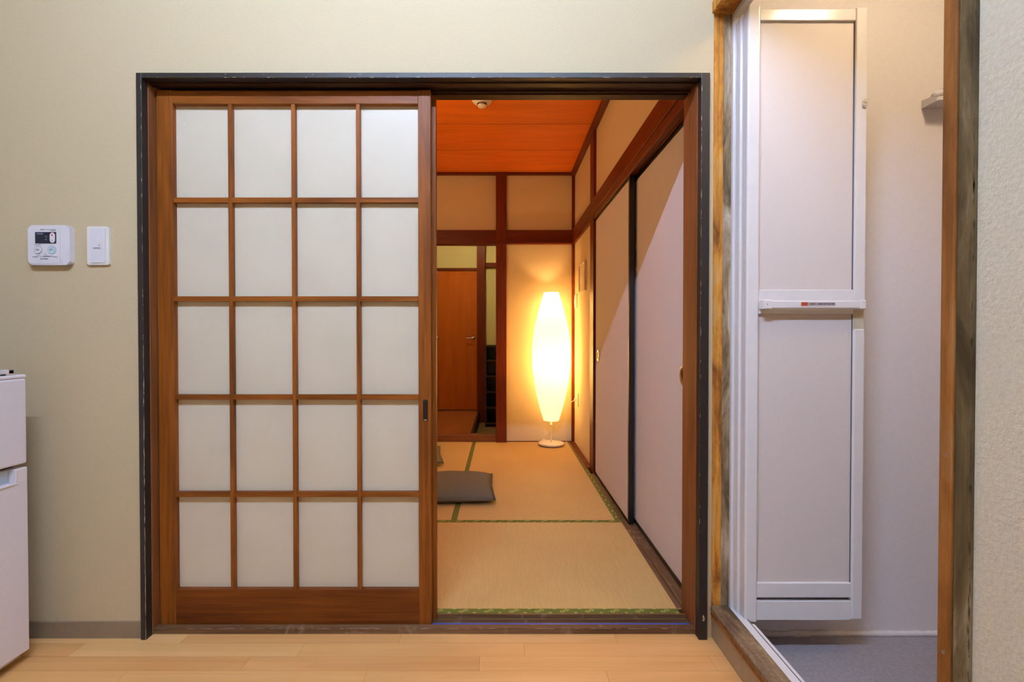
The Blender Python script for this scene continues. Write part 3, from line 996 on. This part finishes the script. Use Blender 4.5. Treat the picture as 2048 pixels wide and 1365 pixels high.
# bathroom shelf and the tube lying on it
sh = empty('bathroom_shelf', (1.47, 1.60, 1.76), 'small white shelf fixed to the pale bathroom wall', 'shelf')
box('shelf_plate', 1.4035, 1.62, 1.564, 1.62, 1.743, 1.751, M['white_pl'], sh, 0.002)
prism('end_plate', [(1.62, 1.741), (1.562, 1.741), (1.562, 1.752), (1.585, 1.764), (1.62, 1.768)], 1.3995, 1.4045, M['white_pl'], sh, (0, 0, 0), 'x')
box('front_lip', 1.4045, 1.62, 1.562, 1.566, 1.743, 1.756, M['white_pl'], sh, 0.001)
tb = empty('white_tube', (1.425, 1.585, 1.756), 'white capped tube lying slanted on the bathroom shelf', 'tube')
tube('tube_body', [(1.404, 1.578, 1.763), (1.418, 1.578, 1.770), (1.432, 1.578, 1.777)], 0.0105, M['white_pl'], tb, 14, 3)
tube('tube_neck', [(1.432, 1.578, 1.777), (1.437, 1.578, 1.7795), (1.442, 1.578, 1.782)], 0.0075, M['sticker'], tb, 12, 3)
tube('tube_cap', [(1.442, 1.578, 1.782), (1.47, 1.579, 1.796), (1.50, 1.58, 1.811)], 0.0095, M['white_pl'], tb, 14, 3)
tube('tube_band', [(1.4285, 1.578, 1.77525), (1.430, 1.578, 1.776)], 0.0109, M['ink'], tb, 14, 2)

# bathroom ceiling lamp
bl = empty('bathroom_ceiling_light', (1.22, 1.0, 2.32), 'round warm bathroom ceiling light mirrored in the folding door top', 'ceiling light')
lathe('light_base', [(0, 0), (0.10, 0), (0.10, -0.015), (0, -0.015)], M['white_pl'], bl, (1.22, 1.0, 2.32))
lathe('light_globe', [(0.095, -0.015), (0.095, -0.045), (0.08, -0.065), (0.045, -0.08), (0, -0.084)], M['bath_globe'], bl, (1.22, 1.0, 2.32))

# kitchen ceiling fluorescent
kl = empty('fluorescent_batten', (-0.25, 0.08, KZ), 'white ceiling batten with one bare fluorescent tube', 'ceiling light')
box('housing', -0.89, 0.39, 0.04, 0.12, KZ - 0.05, KZ, M['white_pl'], kl, 0.004)
box('lamp_holder', -0.885, -0.865, 0.065, 0.095, KZ - 0.095, KZ - 0.05, M['white_pl'], kl, 0.003)
box('lamp_holder', 0.365, 0.385, 0.065, 0.095, KZ - 0.095, KZ - 0.05, M['white_pl'], kl, 0.003)
lathe('fluorescent_tube', [(0, -0.615), (0.0163, -0.615), (0.0163, 0.615), (0, 0.615)], M['tube'], kl, (-0.25, 0.08, KZ - 0.075), 16, 'x')

# ================================================================== WALL FITTINGS IN THE KITCHEN
RX, RZ = -1.445, 1.2728
rc = empty('water_heater_controller', (RX, 1.56, RZ), 'white square water heater control panel with dark display left of the light switch', 'control panel')
prism('panel_body', rrect(0.134, 0.127, 0.012), -0.018, 0.0, M['white_pl'], rc, (RX, 1.56, RZ), 'y', 0.003)
fx, fy = RX - 0.012, 1.542
prism('face_plate', rrect(0.098, 0.118, 0.004), -0.0016, 0.0, M['white_pl'], rc, (fx, fy, RZ), 'y', 0.0006)
box('cover_ridge', RX + 0.040, RX + 0.043, fy - 0.0022, fy + 0.001, RZ - 0.056, RZ + 0.056, M['alu'], rc, 0.0008)
fy -= 0.0016
sc_ = prism('display', rrect(0.0672, 0.0365, 0.002), -0.0006, 0.0, M['screen'], rc, (-1.453, fy, 1.2955), 'y')
text('display_word', '給湯温度', 0.0050, M['ink_light'], sc_, (-1.4705, fy - 0.0009, 1.3080))
text('display_unit', '℃', 0.0060, M['ink_light'], sc_, (-1.4515, fy - 0.0009, 1.2985))
text('display_unit', '℃', 0.0060, M['ink_light'], sc_, (-1.4515, fy - 0.0009, 1.2890))
ud = prism('temperature_button', rrect(0.0155, 0.0325, 0.0075), -0.002, 0.0, M['white_pl'], rc, (-1.4305, fy - 0.0004, 1.2955), 'y', 0.0005)
prism('up_arrow', [(-0.0035, -0.003), (0.0035, -0.003), (0.0, 0.0038)], -0.0003, 0.0, M['ink_red'], ud, (-1.4305, fy - 0.0025, 1.3045), 'y')
prism('down_arrow', [(-0.003, 0.003), (0.0, -0.0035), (0.003, 0.003)], -0.0003, 0.0, M['ink_light'], ud, (-1.4305, fy - 0.0025, 1.2862), 'y')
for bx_, wd, mt in ((-1.4776, '運転', M['white_pl']), (-1.4340, '優先', M['button'])):
    b_ = prism('round_button', circle_pts(0.0112, 28), -0.0022, 0.0, mt, rc, (bx_, fy, 1.2565), 'y', 0.0006)
    lathe('button_rim', [(0.0113, 0.0), (0.0128, 0.0010), (0.0137, 0.0)], M['ink_light'], b_, (bx_, fy, 1.2565), 28, 'y')
    text('button_word', wd, 0.0062, M['ink'], b_, (bx_, fy - 0.0026, 1.2568))
text('notice_word', 'ご注意', 0.0042, M['ink'], rc, (-1.4560, fy - 0.0004, 1.2430))
bm = bmesh.new()
rs = random.Random(2)
for z, a_, b_, t in ((1.3218, -1.470, -1.457, 0.0022), (1.3218, -1.453, -1.421, 0.0012), (1.3182, -1.438, -1.421, 0.0018), (1.2735, -1.490, -1.468, 0.0012),
                     (1.2392, -1.482, -1.470, 0.001), (1.2376, -1.462, -1.430, 0.0016), (1.2350, -1.496, -1.478, 0.0020), (1.2350, -1.474, -1.440, 0.0012), (1.2348, -1.430, -1.417, 0.0016),
                     (1.2282, -1.470, -1.465, 0.0032), (1.2284, -1.463, -1.447, 0.0024)):
    x = a_
    while x < b_:
        wv = min(rs.uniform(0.0010, 0.0026), b_ - x)
        bm_box(bm, x, x + wv, fy - 0.0004, fy + 0.0002, z - t / 2, z + t / 2)
        x += wv + rs.uniform(0.0004, 0.0010)
pr = link('fine_print', done(bm, 'fine_print'), M['ink'], rc, (0, 0, 0))
pr['kind'] = 'stuff'

SX, SZ = -1.2968, 1.2728
sw = empty('light_switch', (SX, 1.56, SZ), 'white rectangular light switch plate beside the black door casing', 'light switch')
prism('switch_plate', rrect(0.0705, 0.1235, 0.004), -0.008, 0.0, M['switch'], sw, (SX, 1.56, SZ), 'y', 0.002)
prism('inner_plate', rrect(0.047, 0.110, 0.002), -0.0025, 0.0, M['white_pl'], sw, (SX + 0.001, 1.552, SZ), 'y', 0.0008)
rk2 = box('rocker', SX - 0.012, SX + 0.013, 1.5475, 1.550, SZ - 0.011, SZ + 0.013, M['white_pl'], sw, 0.0008)
box('rocker_gap', SX - 0.012, SX + 0.010, 1.5470, 1.5480, SZ - 0.0085, SZ - 0.0070, M['ink'], rk2)
box('indicator_lamp', SX + 0.0075, SX + 0.0090, 1.5470, 1.5480, SZ - 0.002, SZ + 0.003, M['ink_red'], rk2)

# ------------------------------------------------------------------ fridge
FX = -1.428
fg = empty('small_fridge', (-1.66, 1.21, 0), 'small white two-door fridge at the left edge', 'fridge')
box('cabinet', -1.91, FX - 0.045, 0.985, 1.445, 0.03, 0.855, M['fridge'], fg, 0.004)
box('top_panel', -1.915, FX - 0.001, 0.980, 1.450, 0.855, 0.868, M['fridge'], fg, 0.005, 3)
box('gasket', FX - 0.046, FX - 0.038, 0.99, 1.44, 0.04, 0.85, M['gasket'], fg)
box('freezer_door', FX - 0.039, FX, 0.982, 1.448, 0.601, 0.856, M['fridge'], fg, 0.006, 3)
ldo = boxes('fridge_door', [(FX - 0.039, FX, 0.982, 1.448, 0.036, 0.549), (FX - 0.039, FX, 1.412, 1.448, 0.545, 0.590),
                           (FX - 0.039, FX - 0.022, 0.982, 1.415, 0.545, 0.590)], M['fridge'], fg, 0.003)
box('handle_pocket', FX - 0.0225, FX - 0.021, 0.99, 1.411, 0.552, 0.589, M['fridge_in'], ldo)
box('pocket_rim', FX - 0.004, FX + 0.003, 0.99, 1.416, 0.545, 0.551, M['fridge'], ldo, 0.002)
box('pocket_rim', FX - 0.004, FX + 0.003, 1.409, 1.416, 0.551, 0.590, M['fridge'], ldo, 0.002)
box('kick_plate', -1.90, FX - 0.02, 0.99, 1.44, 0.018, 0.036, M['pl_shade'], fg, 0.002)
for xx in (-1.87, FX - 0.07):
    for yy in (1.03, 1.40):
        lathe('foot', [(0, 0), (0.018, 0), (0.018, 0.02), (0.012, 0.03), (0, 0.03)], M['gasket'], fg, (xx, yy, 0.0), 16)
ty = empty('serving_tray', (-1.66, 1.2, 0.868), 'thin white tray with blue underside lying on the fridge', 'tray')
box('tray_base', -1.86, FX - 0.012, 1.00, 1.40, 0.868, 0.874, M['stain_blue'], ty, 0.002)
boxes('tray_rim', [(-1.87, FX - 0.002, 1.398, 1.412, 0.873, 0.884), (-1.87, FX - 0.002, 0.99, 1.004, 0.873, 0.884), (FX - 0.016, FX - 0.002, 0.99, 1.412, 0.873, 0.884), (-1.87, -1.856, 0.99, 1.412, 0.873, 0.884)], M['white_pl'], ty, 0.001)

# ================================================================== THINGS IN THE TATAMI ROOM
LX, LY = 0.4305, 4.215
lp = empty('floor_lamp', (LX, LY, 0.021), 'tall glowing white paper floor lamp in the far corner', 'floor lamp')
lathe('base', [(0, 0), (0.085, 0), (0.103, 0.006), (0.111, 0.016), (0.1115, 0.021), (0.108, 0.024), (0.02, 0.027), (0, 0.027)], M['lamp_white'], lp, (LX, LY, 0.021), 56)
lathe('pole', [(0.0065, 0.024), (0.0065, 1.10), (0, 1.10)], M['lamp_white'], lp, (LX, LY, 0.021), 14)
lathe('pole_collar', [(0.0065, 0.172), (0.011, 0.172), (0.011, 0.186), (0.0085, 0.188), (0.0085, 0.21), (0.0065, 0.21)], M['lamp_white'], lp, (LX, LY, 0.021), 18)
prof = [(0.0655, 0.2393), (0.084, 0.30), (0.107, 0.379), (0.137, 0.51), (0.1525, 0.60), (0.1645, 0.6845), (0.1675, 0.77), (0.1676, 0.8587), (0.1655, 0.92), (0.157, 0.989), (0.1465, 1.055), (0.1305, 1.12), (0.107, 1.21), (0.0826, 1.2937), (0.063, 1.3588)]
# refine the profile
fine = []
for i in range(len(prof) - 1):
    p0, p1, p2, p3 = prof[max(i - 1, 0)], prof[i], prof[i + 1], prof[min(i + 2, len(prof) - 1)]
    for k in range(2):
        t = k / 2
        fine.append(tuple(0.5 * (2 * p1[j] + (p2[j] - p0[j]) * t + (2 * p0[j] - 5 * p1[j] + 4 * p2[j] - p3[j]) * t * t + (3 * p1[j] - p0[j] - 3 * p2[j] + p3[j]) * t ** 3) for j in range(2)))
fine.append(prof[-1])
shd = lathe('paper_shade', fine, M['shade'], lp, (LX, LY, 0.0), 40)
lathe('shade_ring', [(0.062, 1.3575), (0.0645, 1.3575), (0.0645, 1.361), (0.062, 1.361), (0.062, 1.3575)], M['lamp_white'], shd, (LX, LY, 0.0), 40)
lathe('shade_ring', [(0.0645, 0.2375), (0.067, 0.2375), (0.067, 0.241), (0.0645, 0.241), (0.0645, 0.2375)], M['lamp_white'], shd, (LX, LY, 0.0), 40)
for z, pw in ((1.275, 1.5), (0.75, 1.5)):
    b_ = lathe('bulb_holder', [(0.016, -0.07), (0.016, -0.035), (0.010, -0.03), (0, -0.03)], M['lamp_white'], lp, (LX + 0.022, LY, z), 14)
    ld = bpy.data.lights.new('bulb_light', 'POINT')
    ld.energy = LAMP_BULB_POWER * pw
    ld.color = LAMP_BULB_COLOR
    ld.shadow_soft_size = 0.018
    lo = bpy.data.objects.new('bulb_light', ld)
    COL.objects.link(lo)
    lo.parent = lp
    lo.location = Vector((LX + 0.022, LY, z)) - wloc(lp)
tube('power_cord', [(LX, LY - 0.008, 0.155), (LX - 0.03, LY + 0.02, 0.11), (LX - 0.085, LY + 0.07, 0.055), (LX - 0.105, LY + 0.10, 0.028), (LX - 0.06, LY + 0.125, 0.026),
                    (LX + 0.05, LY + 0.125, 0.026), (0.575, 4.31, 0.03), (0.565, 4.27, 0.15), (0.562, 4.25, 0.28), (0.60, 4.20, 0.395), (0.652, 4.19, 0.425)], 0.0028, M['lamp_white'], lp, 8, 6)
box('cord_switch', LX - 0.075, LX - 0.035, LY + 0.113, LY + 0.135, 0.024, 0.045, M['lamp_white'], lp, 0.005)
box('plug', 0.628, 0.652, 4.178, 4.202, 0.413, 0.437, M['lamp_white'], lp, 0.004)

oc = empty('power_outlet', (0.655, 4.16, 0.43), 'white wall socket where the floor lamp is plugged in', 'power outlet')
prism('outlet_plate', [(u, v) for u, v in rrect(0.072, 0.118, 0.004)], -0.007, 0.0, M['white_pl'], oc, (0.655, 4.16, 0.43), 'x', 0.002)
box('socket_face', 0.6465, 0.649, 4.145, 4.175, 0.395, 0.465, M['white_pl'], oc, 0.001)

ps = empty('wall_switch', (0.655, 4.24, 1.283), 'white switch plate on the wall right of the floor lamp', 'light switch')
prism('switch_plate', rrect(0.115, 0.120, 0.005), -0.010, 0.0, M['white_pl'], ps, (0.655, 4.24, 1.283), 'x', 0.002)
box('rocker', 0.640, 0.646, 4.225, 4.25, 1.262, 1.305, M['white_pl'], ps, 0.002)
box('rocker', 0.640, 0.646, 4.258, 4.283, 1.262, 1.305, M['white_pl'], ps, 0.002)

pf = empty('picture_frame', (0.655, 3.885, 1.45), 'small pale picture frame on the wall above the switch plate', 'picture frame')
for a in ((3.74, 4.03, 1.335, 1.349), (3.74, 4.03, 1.555, 1.569), (3.74, 3.754, 1.349, 1.555), (4.016, 4.03, 1.349, 1.555)):
    box('frame_bar', 0.637, 0.655, a[0], a[1], a[2], a[3], M['frame_pale'], pf, 0.002)
box('picture_sheet', 0.646, 0.654, 3.754, 4.016, 1.349, 1.555, M['print_paper'], pf)

sd = empty('smoke_detector', (-0.124, 3.0, TZ), 'round white smoke detector on the orange ceiling', 'smoke detector')
at = (-0.124, 3.0, TZ)
lathe('detector_body', [(0, 0), (0.062, 0), (0.062, -0.012), (0.056, -0.020), (0.037, -0.026), (0.037, -0.030), (0, -0.030)], M['lamp_white'], sd, at, 40)
lathe('sensor_cap', [(0.026, -0.030), (0.028, -0.044), (0.024, -0.049), (0, -0.050)], M['lamp_white'], sd, at, 32)
for k in range(16):
    a = 2 * math.pi * k / 16
    o = box('sensor_slot', at[0] - 0.003, at[0] + 0.003, at[1] - 0.0022, at[1] + 0.0022, TZ - 0.041, TZ - 0.029, M['rack'], sd)
    o.location.x += 0.0275 * math.sin(a)
    o.location.y -= 0.0275 * math.cos(a)
    o.rotation_euler.z = a


pd = empty('pendant_lamp', (-0.80, 2.55, TZ), 'round paper pendant lamp hidden behind the lattice doors', 'pendant lamp')
lathe('ceiling_rose', [(0, 0), (0.05, 0), (0.05, -0.02), (0, -0.03)], M['white_pl'], pd, (-0.80, 2.55, TZ), 24)
tube('pendant_cord', [(-0.80, 2.55, TZ - 0.02), (-0.80, 2.55, TZ - 0.15), (-0.80, 2.55, TZ - 0.36)], 0.003, M['white_pl'], pd)
lathe('paper_globe', [(0.16 * math.sin(math.pi * k / 12), TZ - 0.52 - 0.16 * math.cos(math.pi * k / 12)) for k in range(13)], M['pendant'], pd, (-0.80, 2.55, 0), 24)


def cushion(name, at, w_, d_, h_, rz, label, seed):
    r = random.Random(seed)
    e = empty(name, at, label, 'cushion', None, None)
    e.rotation_euler.z = rz
    n = 22
    top, bot = [], []
    bm = bmesh.new()

    def hgt(u, v):
        k = max(0.0, (1 - abs(u) ** 3.2)) ** 0.55 * max(0.0, (1 - abs(v) ** 3.2)) ** 0.55
        return k
    vt, vb = {}, {}
    for i in range(n + 1):
        for j in range(n + 1):
            u, v = -1 + 2 * i / n, -1 + 2 * j / n
            k = hgt(u, v)
            pull = 1 - 0.05 * (1 - abs(u * v))
            x = u * w_ / 2 * (pull if abs(u) > 0.9 else 1 - 0.02 * (1 - v * v))
            y = v * d_ / 2 * (pull if abs(v) > 0.9 else 1 - 0.02 * (1 - u * u))
            wr_ = 0.0035 * math.sin(9 * u + 5 * v + seed) * math.sin(6 * v - 3 * u) * k
            edge = i in (0, n) or j in (0, n)
            mid = h_ * 0.33
            if edge:
                vt[i, j] = vb[i, j] = bm.verts.new((x, y, mid))
            else:
                vt[i, j] = bm.verts.new((x, y, mid + (h_ - mid) * k + wr_))
                vb[i, j] = bm.verts.new((x, y, mid - mid * min(1, k * 1.6)))
    for i in range(n):
        for j in range(n):
            bm.faces.new((vt[i, j], vt[i + 1, j], vt[i + 1, j + 1], vt[i, j + 1]))
            q = (vb[i, j], vb[i, j + 1], vb[i + 1, j + 1], vb[i + 1, j])
            if len(set(q)) == 4:
                try:
                    bm.faces.new(q)
                except ValueError:
                    pass
    link('cover', done(bm, 'cover', True), M['cushion'], e, at)
    bm = bmesh.new()
    pts = []
    for s_ in range(4 * 10):
        t = s_ / 10
        k = int(t)
        f = t - k
        u, v = [(-1 + 2 * f, -1), (1, -1 + 2 * f), (1 - 2 * f, 1), (-1, 1 - 2 * f)][k]
        pull = 1 - 0.05 * (1 - abs(u * v))
        pts.append(Vector((u * w_ / 2 * (pull if abs(u) > 0.9 else 1), v * d_ / 2 * (pull if abs(v) > 0.9 else 1), h_ * 0.33)))
    rings = []
    for i, p in enumerate(pts):
        d = (pts[(i + 1) % 40] - pts[i - 1]).normalized()
        a = d.cross(Vector((0, 0, 1))).normalized()
        rings.append([bm.verts.new(p + 0.003 * (math.cos(q * math.pi / 3) * a + math.sin(q * math.pi / 3) * Vector((0, 0, 1)))) for q in range(6)])
    for i in range(40):
        a, b = rings[i], rings[(i + 1) % 40]
        for q in range(6):
            bm.faces.new((a[q], a[(q + 1) % 6], b[(q + 1) % 6], b[q]))
    link('seam', done(bm, 'seam', True), M['cushion'], e, at)
    return e


cushion('floor_cushion', (-0.33, 2.97, 0.0215), 0.56, 0.52, 0.085, math.radians(3), 'grey-brown floor cushion poking out beside the sliding door edge', 1)
cushion('floor_cushion', (-0.74, 3.74, 0.0215), 0.54, 0.54, 0.085, math.radians(10), 'farther floor cushion, only its corner visible beside the door edge', 4)
